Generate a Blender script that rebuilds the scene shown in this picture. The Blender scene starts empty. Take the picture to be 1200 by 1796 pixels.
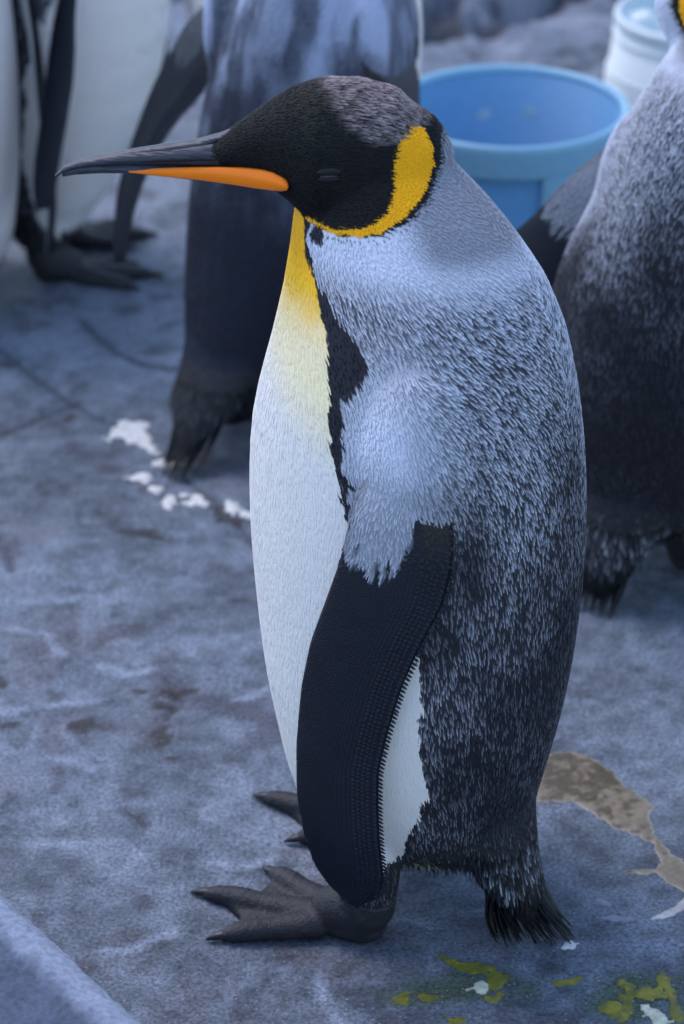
import bpy, bmesh, math, random
import numpy as np
from mathutils import Vector, Matrix
random.seed(7)
PI = math.pi
S = bpy.context.scene
COL = S.collection

# ------------------------------------------------------------------ camera
cam = bpy.data.cameras.new('camera')
cam.sensor_fit = 'VERTICAL'; cam.sensor_height = 36.0; cam.sensor_width = 24.0
cam.lens = 18.0 / math.tan(math.radians(10.25))
cam.clip_start = 0.05; cam.clip_end = 400.0
cam.dof.use_dof = True; cam.dof.focus_distance = 2.47; cam.dof.aperture_fstop = 5.0
cam_o = bpy.data.objects.new('camera', cam); COL.objects.link(cam_o)
cam_o.location = (0.0, -2.24, 1.6)
cam_o.rotation_euler = (math.radians(90 - 28.5), 0, 0)
S.camera = cam_o
# ------------------------------------------------------------------ world, sun, exposure
SUN_EL, SUN_AZ = math.radians(58), math.radians(-50)      # azimuth from +Y towards +X
world = bpy.data.worlds.new('World'); S.world = world; world.use_nodes = True
wn = world.node_tree.nodes; wl = world.node_tree.links; wn.clear()
sky = wn.new('ShaderNodeTexSky'); sky.sky_type = 'NISHITA'; sky.sun_disc = False
sky.sun_elevation = SUN_EL; sky.sun_rotation = SUN_AZ
sky.air_density = 1.0; sky.dust_density = 0.6; sky.ozone_density = 1.0
bg = wn.new('ShaderNodeBackground'); bg.inputs['Strength'].default_value = 0.15
wo = wn.new('ShaderNodeOutputWorld')
wl.new(sky.outputs[0], bg.inputs[0]); wl.new(bg.outputs[0], wo.inputs[0])
sun = bpy.data.lights.new('sun', 'SUN'); sun.energy = 0.8; sun.angle = math.radians(35); sun.color = (1.0, 0.90, 0.90)
sun_o = bpy.data.objects.new('sun', sun); COL.objects.link(sun_o)
sd = Vector((math.sin(SUN_AZ) * math.cos(SUN_EL), math.cos(SUN_AZ) * math.cos(SUN_EL), math.sin(SUN_EL)))
sun_o.rotation_euler = sd.to_track_quat('Z', 'Y').to_euler(); sun_o.location = (0, 0, 5)
S.view_settings.view_transform = 'Standard'; S.view_settings.look = 'None'
S.view_settings.gamma = 1.0; S.view_settings.use_curve_mapping = False
S.view_settings.exposure = 1.2
S.render.engine = 'CYCLES'
S.cycles.use_denoising = True
S.cycles.max_bounces = 6

# ------------------------------------------------------------------ numpy helpers
def smooth(a, b, x):
    t = np.clip((np.asarray(x, float) - a) / (b - a), 0, 1); return t * t * (3 - 2 * t)
def _hash(ix, iy, iz, seed):
    h = (ix.astype(np.int64) * 374761393 + iy.astype(np.int64) * 668265263 + iz.astype(np.int64) * 2147483647 + seed * 1274126177) & 0xffffffff
    h = ((h ^ (h >> 13)) * 1274126177) & 0xffffffff
    h = (h ^ (h >> 16)) & 0xffffff
    return h / float(0xffffff)
def vnoise(p, f, seed=0):
    q = np.asarray(p, float) * f; i = np.floor(q); r = q - i; r = r * r * (3 - 2 * r); i = i.astype(np.int64)
    out = 0
    for dx in (0, 1):
        wx = r[:, 0] if dx else 1 - r[:, 0]
        for dy in (0, 1):
            wy = r[:, 1] if dy else 1 - r[:, 1]
            for dz in (0, 1):
                wz = r[:, 2] if dz else 1 - r[:, 2]
                out = out + wx * wy * wz * _hash(i[:, 0] + dx, i[:, 1] + dy, i[:, 2] + dz, seed)
    return out
def fbm(p, f, octv=4, seed=0, g=0.5):
    a, s, n = 1.0, 0.0, 0.0
    for k in range(octv):
        s = s + a * vnoise(p, f * 2 ** k, seed + 17 * k); n += a; a *= g
    return s / n
def lerp(a, b, t): return a + (b - a) * t
def mixc(c, col, m):
    m = np.asarray(m)[:, None]; return c * (1 - m) + np.asarray(col) * m
def inpoly(x, y, poly):
    r = np.zeros(len(x), bool); n = len(poly)
    for k in range(n):
        x0, y0 = poly[k]; x1, y1 = poly[(k + 1) % n]
        c = ((y0 > y) != (y1 > y)) & (x < (x1 - x0) * (y - y0) / (y1 - y0 + 1e-12) + x0)
        r ^= c
    return r
def segdist(x, y, pts, closed=False):
    d = np.full(len(x), 1e9); n = len(pts)
    for k in range(n if closed else n - 1):
        ax, ay = pts[k]; bx, by = pts[(k + 1) % n]
        vx, vy = bx - ax, by - ay; L = vx * vx + vy * vy + 1e-12
        t = np.clip(((x - ax) * vx + (y - ay) * vy) / L, 0, 1)
        d = np.minimum(d, np.hypot(x - ax - t * vx, y - ay - t * vy))
    return d
def sdpoly(x, y, poly):
    d = segdist(x, y, poly, True); return np.where(inpoly(x, y, poly), -d, d)
def unit(v):
    v = np.asarray(v, float); return v / np.maximum(np.linalg.norm(v, axis=-1, keepdims=True), 1e-9)

# ------------------------------------------------------------------ materials
def mat(name, build):
    m = bpy.data.materials.new(name); m.use_nodes = True
    nt = m.node_tree; b = nt.nodes['Principled BSDF']; build(nt, b); return m
def N(nt, t, **kw):
    n = nt.nodes.new(t)
    for k, v in kw.items():
        if k in n.inputs.keys(): n.inputs[k].default_value = v
        else: setattr(n, k, v)
    return n
def attr_mat(name, rough, spec, bump=None, bscale=600, vary=0.25, coat=0.0):
    def f(nt, b):
        a = N(nt, 'ShaderNodeAttribute', attribute_name='col')
        nz = N(nt, 'ShaderNodeTexNoise', Scale=bscale, Detail=3.0)
        tc = N(nt, 'ShaderNodeTexCoord'); nt.links.new(tc.outputs['Object'], nz.inputs['Vector'])
        mr = N(nt, 'ShaderNodeMapRange'); mr.inputs['To Min'].default_value = 1 - vary; mr.inputs['To Max'].default_value = 1 + vary
        nt.links.new(nz.outputs['Fac'], mr.inputs['Value'])
        mx = N(nt, 'ShaderNodeMix', data_type='RGBA', blend_type='MULTIPLY'); mx.inputs[0].default_value = 1.0
        nt.links.new(a.outputs['Color'], mx.inputs[6]); nt.links.new(mr.outputs[0], mx.inputs[7])
        nt.links.new(mx.outputs[2], b.inputs['Base Color'])
        b.inputs['Roughness'].default_value = rough; b.inputs['Specular IOR Level'].default_value = spec
        b.inputs['Coat Weight'].default_value = coat
        if bump:
            bp = N(nt, 'ShaderNodeBump', Strength=bump, Distance=0.002)
            nt.links.new(nz.outputs['Fac'], bp.inputs['Height']); nt.links.new(bp.outputs[0], b.inputs['Normal'])
    return mat(name, f)
def plain(name, col, rough=0.5, spec=0.5, bump=0.0, scale=300, vary=0.2, stretch=(1, 1, 1), coat=0.0):
    def f(nt, b):
        tc = N(nt, 'ShaderNodeTexCoord'); mp = N(nt, 'ShaderNodeMapping'); mp.inputs['Scale'].default_value = stretch
        nt.links.new(tc.outputs['Object'], mp.inputs['Vector'])
        nz = N(nt, 'ShaderNodeTexNoise', Scale=scale, Detail=5.0); nt.links.new(mp.outputs[0], nz.inputs['Vector'])
        mr = N(nt, 'ShaderNodeMapRange'); mr.inputs['To Min'].default_value = 1 - vary; mr.inputs['To Max'].default_value = 1 + vary
        nt.links.new(nz.outputs['Fac'], mr.inputs['Value'])
        mx = N(nt, 'ShaderNodeMix', data_type='RGBA', blend_type='MULTIPLY'); mx.inputs[0].default_value = 1.0
        mx.inputs[6].default_value = (*col, 1); nt.links.new(mr.outputs[0], mx.inputs[7])
        nt.links.new(mx.outputs[2], b.inputs['Base Color'])
        b.inputs['Roughness'].default_value = rough; b.inputs['Specular IOR Level'].default_value = spec
        b.inputs['Coat Weight'].default_value = coat
        if bump:
            bp = N(nt, 'ShaderNodeBump', Strength=bump, Distance=0.002)
            nt.links.new(nz.outputs['Fac'], bp.inputs['Height']); nt.links.new(bp.outputs[0], b.inputs['Normal'])
    return mat(name, f)
M_SKIN = attr_mat('plumage_base', 0.75, 0.2, 0.3, 500, 0.2)
M_FEATHER = attr_mat('feather', 0.62, 0.22, None, 900, 0.15)
M_FLIPPER = attr_mat('flipper_scales', 0.48, 0.30, 0.15, 700, 0.2)
M_TAIL = plain('tail_quill', (0.0045, 0.0045, 0.006), 0.5, 0.25, 0.3, 500, 0.4, (1, 1, 0.08))
M_BEAK = plain('horn_beak', (0.030, 0.033, 0.048), 0.42, 0.45, 1.0, 190, 0.8, (0.22, 0.5, 1.6))
M_ORANGE = plain('orange_plate', (0.98, 0.215, 0.006), 0.36, 0.3, 0.05, 90, 0.12, (0.4, 1, 1))
M_FOOT = attr_mat('foot_skin', 0.55, 0.35, 0.6, 420, 0.3)
M_CLAW = plain('claw_horn', (0.014, 0.014, 0.017), 0.4, 0.45, 0.3, 250, 0.4, (0.3, 1, 1))
M_LID = plain('eyelid', (0.006, 0.006, 0.007), 0.5, 0.3, 0.5, 700, 0.4)
M_EYE = plain('eye_gloss', (0.01, 0.008, 0.007), 0.08, 0.6)

# ------------------------------------------------------------------ object helpers
def empty(name, loc=(0, 0, 0), rz=0.0, label=None, cat=None, group=None):
    o = bpy.data.objects.new(name, None); COL.objects.link(o); o.location = loc; o.rotation_euler = (0, 0, rz)
    o.empty_display_size = 0.05
    tag(o, label, cat, group); return o
def tag(o, label=None, cat=None, group=None, kind=None):
    if label: o['label'] = label
    if cat: o['category'] = cat
    if group: o['group'] = group
    if kind: o['kind'] = kind
    return o
def mesh_obj(name, v, f, m, parent=None, col=None, smoothf=True):
    me = bpy.data.meshes.new(name)
    v = np.asarray(v, np.float32)
    if isinstance(f, np.ndarray):
        k = f.shape[1]
        me.vertices.add(len(v)); me.vertices.foreach_set('co', v.ravel())
        me.loops.add(f.size); me.loops.foreach_set('vertex_index', f.astype(np.int32).ravel())
        me.polygons.add(len(f)); me.polygons.foreach_set('loop_start', np.arange(0, f.size, k, dtype=np.int32))
        me.polygons.foreach_set('loop_total', np.full(len(f), k, np.int32))
        me.update(calc_edges=True)
    else:
        me.from_pydata([tuple(map(float, p)) for p in v], [], f); me.update()
    if smoothf: me.polygons.foreach_set('use_smooth', np.ones(len(me.polygons), bool))
    if col is not None:
        a = me.attributes.new('col', 'FLOAT_COLOR', 'POINT')
        c = np.ones((len(v), 4), np.float32); c[:, :3] = col; a.data.foreach_set('color', c.ravel())
    me.materials.append(m)
    o = bpy.data.objects.new(name, me); COL.objects.link(o)
    if parent: o.parent = parent
    return o
def loft(rings, n=36, cap=True):
    """rings: (centre, e1, e2) with scaled axes -> closed tube"""
    th = np.linspace(0, 2 * PI, n, endpoint=False); V = []; F = []
    for c, e1, e2 in rings:
        V.append(np.asarray(c) + np.outer(np.cos(th), e1) + np.outer(np.sin(th), e2))
    V = np.concatenate(V); m = len(rings)
    for i in range(m - 1):
        for j in range(n):
            k = (j + 1) % n; F.append((i * n + j, i * n + k, (i + 1) * n + k, (i + 1) * n + j))
    if cap:
        F.append(tuple(range(n - 1, -1, -1))); F.append(tuple(range((m - 1) * n, m * n)))
    return V, F
def tube(pts, rad, n=14, flat=1.0, up=(0, 0, 1)):
    """round tube along points; flat scales the height"""
    P = np.asarray(pts, float); T = np.gradient(P, axis=0); T = unit(T); R = []
    for p, t, r in zip(P, T, rad):
        s = np.cross(t, up); s = s / max(np.linalg.norm(s), 1e-6); h = np.cross(s, t)
        R.append((p, s * r, h * r * flat))
    return loft(R, n)
def ellipsoid(c, r, n=24, m=14):
    R = []
    for k in range(m):
        a = -PI / 2 + PI * (k + 0.25) / (m - 0.5)
        R.append((np.asarray(c) + np.array([0, 0, r[2] * math.sin(a)]), np.array([r[0] * math.cos(a), 0, 0]), np.array([0, r[1] * math.cos(a), 0])))
    return loft(R, n)
def join(parts):
    V = []; F = []; o = 0
    for v, f in parts:
        V.append(np.asarray(v, float)); F += [tuple(int(i) + o for i in q) for q in f]; o += len(v)
    return np.concatenate(V), F
def remesh(parts, voxel, its=6, fac=0.5):
    """union of closed shapes as one continuous smoothed skin (verts, tris, normals)"""
    v, f = join(parts)
    me = bpy.data.meshes.new('tmp'); me.from_pydata([tuple(p) for p in v], [], f); me.update()
    o = bpy.data.objects.new('tmp', me); COL.objects.link(o)
    r = o.modifiers.new('r', 'REMESH'); r.mode = 'VOXEL'; r.voxel_size = voxel
    s = o.modifiers.new('s', 'SMOOTH'); s.factor = fac; s.iterations = its
    t = o.modifiers.new('t', 'TRIANGULATE')
    dg = bpy.context.evaluated_depsgraph_get(); e = o.evaluated_get(dg); m2 = e.to_mesh()
    V = np.empty(len(m2.vertices) * 3, np.float32); m2.vertices.foreach_get('co', V)
    T = np.empty(len(m2.polygons) * 3, np.int32); m2.polygons.foreach_get('vertices', T)
    V = V.reshape(-1, 3).astype(float); T = T.reshape(-1, 3)
    e.to_mesh_clear(); bpy.data.objects.remove(o); bpy.data.meshes.remove(me)
    return V, T
def vnormals(V, T):
    n = np.cross(V[T[:, 1]] - V[T[:, 0]], V[T[:, 2]] - V[T[:, 0]]); out = np.zeros_like(V)
    for k in range(3): np.add.at(out, T[:, k], n)
    return unit(out)
def sample(V, T, Nn, r, rng, mask=None, over=5.0):
    """scattered points about r apart on a surface"""
    a = np.linalg.norm(np.cross(V[T[:, 1]] - V[T[:, 0]], V[T[:, 2]] - V[T[:, 0]]), axis=1) / 2
    if mask is not None: a = a * mask[T].max(axis=1)
    A = a.sum()
    if A <= 0: return np.zeros((0, 3)), np.zeros((0, 3))
    n = int(A / (r * r) * over) + 8
    t = T[rng.choice(len(T), n, p=a / A)]
    b = rng.random((n, 2)); fl = b.sum(1) > 1; b[fl] = 1 - b[fl]
    w = np.stack([1 - b[:, 0] - b[:, 1], b[:, 0], b[:, 1]], 1)
    P = (V[t] * w[:, :, None]).sum(1); Q = unit((Nn[t] * w[:, :, None]).sum(1))
    keep = np.ones(n, bool)
    for off in (0.0, 0.5):
        idx = np.nonzero(keep)[0]
        key = np.floor((P[idx] / r) + off).astype(np.int64)
        h = key[:, 0] * 73856093 ^ key[:, 1] * 19349663 ^ key[:, 2] * 83492791
        _, u = np.unique(h, return_index=True)
        k2 = np.zeros(n, bool); k2[idx[u]] = True; keep = k2
    return P[keep], Q[keep]
FV = [(0.0, -1, -.6), (0.0, 1, -.6), (.40, -1, 0), (.40, 0, 1), (.40, 1, 0), (.78, -1, .35), (.78, 0, 1), (.78, 1, .35), (1.0, 0, .5)]
FWID = [.55, .55, 1, 0, 1, .58, 0, .58, 0]
FT = np.array([(0, 3, 2), (0, 1, 3), (1, 4, 3), (2, 3, 6), (2, 6, 5), (3, 4, 7), (3, 7, 6), (5, 6, 8), (6, 7, 8)])
def feathers(P, Nn, D, L, Wd, lift, cb, ct, cs):
    """leaf-shaped contour feathers: base, tip (rachis) and side colours per feather"""
    n = len(P); D = unit(D - Nn * (D * Nn).sum(1)[:, None]); Sd = np.cross(Nn, D)
    L = np.broadcast_to(L, n); Wd = np.broadcast_to(Wd, n); lift = np.broadcast_to(lift, n)
    V = np.empty((n, 9, 3)); C = np.empty((n, 9, 3))
    for k, (l, sgn, h) in enumerate(FV):
        V[:, k] = P + D * (L * l)[:, None] + Sd * (sgn * FWID[k] * Wd * .5)[:, None] + Nn * (lift * h)[:, None]
        if k < 2: C[:, k] = cb
        elif k == 3: C[:, k] = cb * .72 + ct * .28
        elif k in (2, 4): C[:, k] = cb * .6 + cs * .4
        elif k in (5, 7): C[:, k] = cs
        else: C[:, k] = ct
    F = (FT[None] + (np.arange(n) * 9)[:, None, None]).reshape(-1, 3)
    return V.reshape(-1, 3), F, C.reshape(-1, 3)
def merge(L):
    V = []; F = []; C = []; o = 0
    for v, f, c in L:
        if len(v) == 0: continue
        V.append(v); F.append(f + o); C.append(c); o += len(v)
    return np.concatenate(V), np.concatenate(F), np.concatenate(C)


# ================================================================== the ground
BROWN_PUDDLE = [(0.225, 0.193), (0.248, 0.185), (0.269, 0.159), (0.289, 0.123), (0.308, 0.093), (0.304, 0.068), (0.307, 0.044), (0.318, 0.02), (0.33, 0.001), (0.345, -0.018), (0.338, -0.081), (0.324, -0.054), (0.31, -0.032), (0.298, -0.02), (0.271, -0.019), (0.273, -0.014), (0.301, -0.012), (0.306, 0.006), (0.3, 0.029), (0.285, 0.044), (0.269, 0.054), (0.248, 0.078), (0.227, 0.1), (0.204, 0.098), (0.187, 0.098), (0.193, 0.138), (0.204, 0.18)]
PALE_STREAK = [(0.288, -0.094), (0.3, -0.081), (0.315, -0.071), (0.333, -0.047), (0.343, -0.054), (0.33, -0.072), (0.313, -0.087), (0.299, -0.094)]
WHITE_SPLAT = [(-0.288, 0.956), (-0.262, 0.944), (-0.249, 0.941), (-0.242, 0.932), (-0.24, 0.9), (-0.225, 0.866), (-0.208, 0.843), (-0.228, 0.851), (-0.246, 0.869), (-0.258, 0.881), (-0.28, 0.894), (-0.29, 0.889), (-0.295, 0.9), (-0.288, 0.925)]
OLIVE_STREAK = [(0.089, -0.149), (0.11, -0.153), (0.125, -0.159), (0.148, -0.172), (0.148, -0.199), (0.139, -0.199), (0.13, -0.185), (0.13, -0.173), (0.112, -0.17), (0.099, -0.161)]
OLIVE_PATCH = [(0.251, -0.185), (0.268, -0.197), (0.292, -0.191), (0.293, -0.208), (0.281, -0.217), (0.266, -0.213), (0.259, -0.238), (0.247, -0.234), (0.252, -0.205)]
OLIVE_BLADE = [(0.287, -0.168), (0.295, -0.172), (0.301, -0.205), (0.303, -0.246), (0.296, -0.246), (0.292, -0.222), (0.286, -0.193)]
OLIVE_SMEAR = [(0.189, -0.186), (0.199, -0.183), (0.213, -0.178), (0.223, -0.181), (0.215, -0.188), (0.199, -0.195), (0.19, -0.195)]
WHITE_FLECK_STREAK = [(0.264, -0.216), (0.276, -0.222), (0.29, -0.238), (0.299, -0.246), (0.278, -0.25), (0.267, -0.23)]
WHITE_OLIVE_CORE = [(0.112, -0.197), (0.122, -0.186), (0.133, -0.19), (0.135, -0.201), (0.123, -0.203)]
TAIL_FLECK = [(0.202, -0.138), (0.211, -0.13), (0.223, -0.125), (0.222, -0.134), (0.21, -0.141)]
BLOBS = [(-0.245, 0.7907, 0.0138, 0.0148), (-0.2224, 0.7585, 0.0082, 0.0117), (-0.2057, 0.7282, 0.0075, 0.0172), (-0.1733, 0.7325, 0.015, 0.0158), (-0.216, 0.828, 0.0181, 0.0121), (-0.13, 0.7182, 0.0095, 0.0143), (-0.1146, 0.6998, 0.0108, 0.0099), (-0.1876, 0.7469, 0.0068, 0.0072)]
OLIVE_BLOBS = [(0.243, -0.2296, 0.0122, 0.0146), (0.0796, -0.2077, 0.0113, 0.0066), (0.1375, -0.2093, 0.0092, 0.0057), (0.0564, -0.2093, 0.0062, 0.0049), (0.1015, -0.2417, 0.0101, 0.0048)]
PALE_BLOBS = [(0.2466, -0.0661, 0.0065, 0.0036), (0.1313, -0.0796, 0.015, 0.0045), (0.2589, -0.092, 0.016, 0.0053)]
CRACKS = [[(-0.454, 1.163), (-0.426, 1.119), (-0.391, 1.063), (-0.35, 1.009), (-0.313, 0.964), (-0.286, 0.936)], [(-0.427, 0.913), (-0.401, 0.936), (-0.361, 0.977), (-0.335, 1.001)], [(-0.399, 0.648), (-0.384, 0.601), (-0.376, 0.568)], [(-0.267, 0.669), (-0.226, 0.651), (-0.199, 0.641)], [(-0.186, 0.783), (-0.15, 0.732), (-0.121, 0.676), (-0.099, 0.621)], [(-0.189, 0.334), (-0.168, 0.289), (-0.185, 0.255)], [(-0.215, 0.088), (-0.191, 0.063)], [(-0.355, 1.254), (-0.319, 1.181), (-0.261, 1.111), (-0.201, 1.093)]]
DARK_SPOTS = [(-0.2145, 0.3054, 0.0085, 0.0091), (-0.1813, 0.3054, 0.0109, 0.0159), (-0.1888, 0.2773, 0.0156, 0.0112), (-0.2725, 0.2388, 0.019, 0.0175), (-0.1945, 0.2225, 0.0141, 0.0152), (-0.1631, 0.3054, 0.0109, 0.0079), (-0.3442, 0.2442, 0.0142, 0.0077), (-0.4405, 1.1106, 0.0105, 0.0139), (-0.1746, 0.1799, 0.0058, 0.0053), (-0.2265, 0.2161, 0.0082, 0.0065), (-0.3454, 0.9572, 0.0101, 0.0113), (-0.2367, 0.6593, 0.02, 0.0083), (-0.4234, 0.9127, 0.0213, 0.0158), (-0.1521, 0.7111, 0.0135, 0.0128), (-0.1275, 0.6829, 0.0148, 0.014), (-0.3655, 0.334, 0.0097, 0.0162)]
WHITE_VEINS = [[(-0.221, -0.138), (-0.2, -0.141), (-0.18, -0.125), (-0.159, -0.112)], [(-0.358, 0.266), (-0.312, 0.277), (-0.259, 0.289)], [(-0.3, 0.029), (-0.261, 0.029), (-0.217, 0.034), (-0.193, 0.01)], [(-0.258, 0.357), (-0.232, 0.34), (-0.208, 0.346)], [(-0.121, 0.001), (-0.093, -0.008), (-0.066, 0.01)], [(-0.364, 0.435), (-0.325, 0.423), (-0.303, 0.381)], [(-0.021, -0.176), (-0.015, -0.217), (0.0, -0.246)], [(-0.308, 0.18), (-0.273, 0.175), (-0.254, 0.159)], [(-0.12, 0.289), (-0.096, 0.294), (-0.073, 0.323)], [(0.032, -0.103), (0.053, -0.09), (0.085, -0.099)]]
LEDGE = [(-0.6, 2.75), (-0.1, 2.62), (0.10, 2.44), (0.16, 2.47), (0.25, 2.47), (0.33, 2.55), (0.385, 2.64), (0.47, 2.70), (0.60, 2.55), (1.2, 2.6)]
def ledge_side(x, y):
    return y - np.interp(x, [p[0] for p in LEDGE], [p[1] for p in LEDGE])
def gz(x, y):
    x = np.asarray(x, float); y = np.asarray(y, float); sh = x.shape; x = x.ravel(); y = y.ravel()
    p = np.stack([x, y, np.zeros_like(x)], 1)
    near = 1 - smooth(0.5, 1.6, y)
    h = (fbm(p, 3.0, 3, 3) - .5) * lerp(0.022, 0.006, near) + (fbm(p, 13.0, 3, 5) - .5) * lerp(.010, .0035, near)
    e = ledge_side(x, y) + (fbm(p, 16, 3, 9) - .5) * .12
    h = h + smooth(-.01, .03, e) * .05 - np.exp(-((e + .03) / .025) ** 2) * .018 * smooth(1.8, 2.2, y)
    r = fbm(p, 9, 4, 21)
    h = h + smooth(1.95, 2.3, y) * smooth(0.0, .25, x) * (np.abs(r - .5) * 2) * .022
    for c in CRACKS:
        h = h - .004 * np.exp(-(segdist(x, y, c) / .006) ** 2)
    return h.reshape(sh)
def make_ground():
    def axis(a, b, st, far):
        core = list(np.arange(a, b + 1e-6, st)); lo = []; d = st; v = a
        while v > -far: d *= 1.35; v -= d; lo.append(v)
        hi = []; d = st; v = core[-1]
        while v < far: d *= 1.35; v += d; hi.append(v)
        return np.array(lo[::-1] + core + hi)
    xs = axis(-.95, .95, .0058, 120); ys = axis(-.55, 3.2, .0058, 120)
    X, Y = np.meshgrid(xs, ys); x = X.ravel(); y = Y.ravel()
    z = gz(x, y); V = np.stack([x, y, z], 1); nx = len(xs); ny = len(ys)
    i = np.arange(nx * ny).reshape(ny, nx)
    F = np.stack([i[:-1, :-1], i[:-1, 1:], i[1:, 1:], i[1:, :-1]], -1).reshape(-1, 4)
    p = np.stack([x, y, np.zeros_like(x)], 1)
    c = np.tile(np.array([.150, .158, .172]), (len(x), 1))
    m1 = fbm(p, 5.5, 5, 31); m2 = fbm(p, 17, 5, 37); m3 = fbm(p * [1, .45, 1], 30, 4, 41)
    c *= (1 + .9 * (m1 - .5) + 1.0 * (m2 - .5) + 1.3 * (fbm(p, 60, 4, 39) - .5))[:, None]
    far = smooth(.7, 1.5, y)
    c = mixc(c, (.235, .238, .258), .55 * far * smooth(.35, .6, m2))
    # lime bloom: pale veins and clouds
    rid = 1 - np.abs(fbm(p, 9, 4, 47) - .5) * 2
    left = 1 - smooth(-.12, .10, x)
    c = mixc(c, (.33, .335, .36), smooth(.90, .985, rid) * smooth(.42, .62, m1) * (.18 + .34 * left))
    c = mixc(c, (.27, .28, .30), smooth(.54, .7, m3) * .35 * left)
    # reddish and brown tints of the stone
    t = fbm(p, 7.5, 4, 53); c = mixc(c, (.185, .145, .148), smooth(.56, .70, t) * .30)
    t = fbm(p, 21, 3, 59); c = mixc(c, (.075, .062, .072), smooth(.68, .76, t) * .6)
    for ci, k in enumerate(CRACKS):
        w = .003 + .004 * vnoise(p, 40, 61)
        c = mixc(c, (.050, .042, .045), np.exp(-(segdist(x, y, k) / w) ** 2) * (.5 + .5 * vnoise(p, 30, 62)))
    for (sx, sy, a, b) in DARK_SPOTS:
        d = np.hypot((x - sx) / a, (y - sy) / b) + (fbm(p, 75, 4, 67) - .5) * 3.0
        c = mixc(c, (.045, .034, .030), smooth(1.0, .55, d) * .9)
    for k in WHITE_VEINS:
        w = .0035 + .006 * vnoise(p, 45, 71)
        d = segdist(x, y, k) + (fbm(p, 50, 3, 73) - .5) * .012
        c = mixc(c, (.36, .365, .40), smooth(w * 1.6, 0, d) * .7)
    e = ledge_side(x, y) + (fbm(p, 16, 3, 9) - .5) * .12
    c = mixc(c, (.035, .028, .026), np.exp(-((e + .025) / .022) ** 2) * smooth(2.0, 2.3, y) * smooth(.04, .16, x) * .9)  # shade under the ledge slab, painted into the crevice colour
    t = fbm(p, 14, 4, 79); c = mixc(c, (.36, .33, .34), smooth(.52, .66, t) * smooth(2.0, 2.25, y) * smooth(.1, .3, x) * .7)
    t = fbm(p, 18, 4, 83); c = mixc(c, (.05, .04, .04), smooth(.58, .68, t) * smooth(2.05, 2.3, y) * smooth(.1, .2, x) * .7)
    # damp olive wash round the fresh droppings
    for (sx, sy, a, b, s) in [(.27, -.205, .060, .050, .85), (.12, -.190, .065, .032, .75), (.075, -.205, .055, .020, .6)]:
        d = np.hypot((x - sx) / a, (y - sy) / b) + (fbm(p, 35, 4, 89) - .5) * 1.3
        c = mixc(c, (.075, .095, .045), smooth(1.1, .4, d) * s)
    c = c * np.array([.76, .86, 1.00])
    def build(nt, b):
        a = N(nt, 'ShaderNodeAttribute', attribute_name='col')
        tc = N(nt, 'ShaderNodeTexCoord')
        n1 = N(nt, 'ShaderNodeTexNoise', Scale=260.0, Detail=4.0, Roughness=.7); nt.links.new(tc.outputs['Object'], n1.inputs['Vector'])
        mr = N(nt, 'ShaderNodeMapRange'); mr.inputs['From Min'].default_value = .3; mr.inputs['From Max'].default_value = .7
        mr.inputs['To Min'].default_value = .35; mr.inputs['To Max'].default_value = 1.75
        nt.links.new(n1.outputs['Fac'], mr.inputs['Value'])
        mx = N(nt, 'ShaderNodeMix', data_type='RGBA', blend_type='MULTIPLY'); mx.inputs[0].default_value = 1.0
        nt.links.new(a.outputs['Color'], mx.inputs[6]); nt.links.new(mr.outputs[0], mx.inputs[7])
        vo = N(nt, 'ShaderNodeTexVoronoi', Scale=210.0); nt.links.new(tc.outputs['Object'], vo.inputs['Vector'])
        lt = N(nt, 'ShaderNodeMath', operation='LESS_THAN'); lt.inputs[1].default_value = .22; nt.links.new(vo.outputs['Distance'], lt.inputs[0])
        sp = N(nt, 'ShaderNodeSeparateColor'); nt.links.new(vo.outputs['Color'], sp.inputs[0])
        gt = N(nt, 'ShaderNodeMath', operation='GREATER_THAN'); gt.inputs[1].default_value = .80; nt.links.new(sp.outputs[0], gt.inputs[0])
        ml = N(nt, 'ShaderNodeMath', operation='MULTIPLY'); nt.links.new(lt.outputs[0], ml.inputs[0]); nt.links.new(gt.outputs[0], ml.inputs[1])
        m5 = N(nt, 'ShaderNodeMath', operation='MULTIPLY'); m5.inputs[1].default_value = .55; nt.links.new(ml.outputs[0], m5.inputs[0])
        m3 = N(nt, 'ShaderNodeMix', data_type='RGBA'); m3.inputs[7].default_value = (.32, .36, .46, 1)
        nt.links.new(m5.outputs[0], m3.inputs[0]); nt.links.new(mx.outputs[2], m3.inputs[6])
        nt.links.new(m3.outputs[2], b.inputs['Base Color'])
        n2 = N(nt, 'ShaderNodeTexNoise', Scale=18.0, Detail=4.0); nt.links.new(tc.outputs['Object'], n2.inputs['Vector'])
        r2 = N(nt, 'ShaderNodeMapRange'); r2.inputs['To Min'].default_value = .45; r2.inputs['To Max'].default_value = .85
        nt.links.new(n2.outputs['Fac'], r2.inputs['Value']); nt.links.new(r2.outputs[0], b.inputs['Roughness'])
        b.inputs['Specular IOR Level'].default_value = .35
        bp = N(nt, 'ShaderNodeBump', Strength=.8, Distance=.004); nt.links.new(n1.outputs['Fac'], bp.inputs['Height'])
        nt.links.new(bp.outputs[0], b.inputs['Normal'])
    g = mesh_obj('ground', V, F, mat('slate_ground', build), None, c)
    tag(g, kind='structure', label='blue grey stained stone ground with cracks and pale lime veins')
make_ground()

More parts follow.
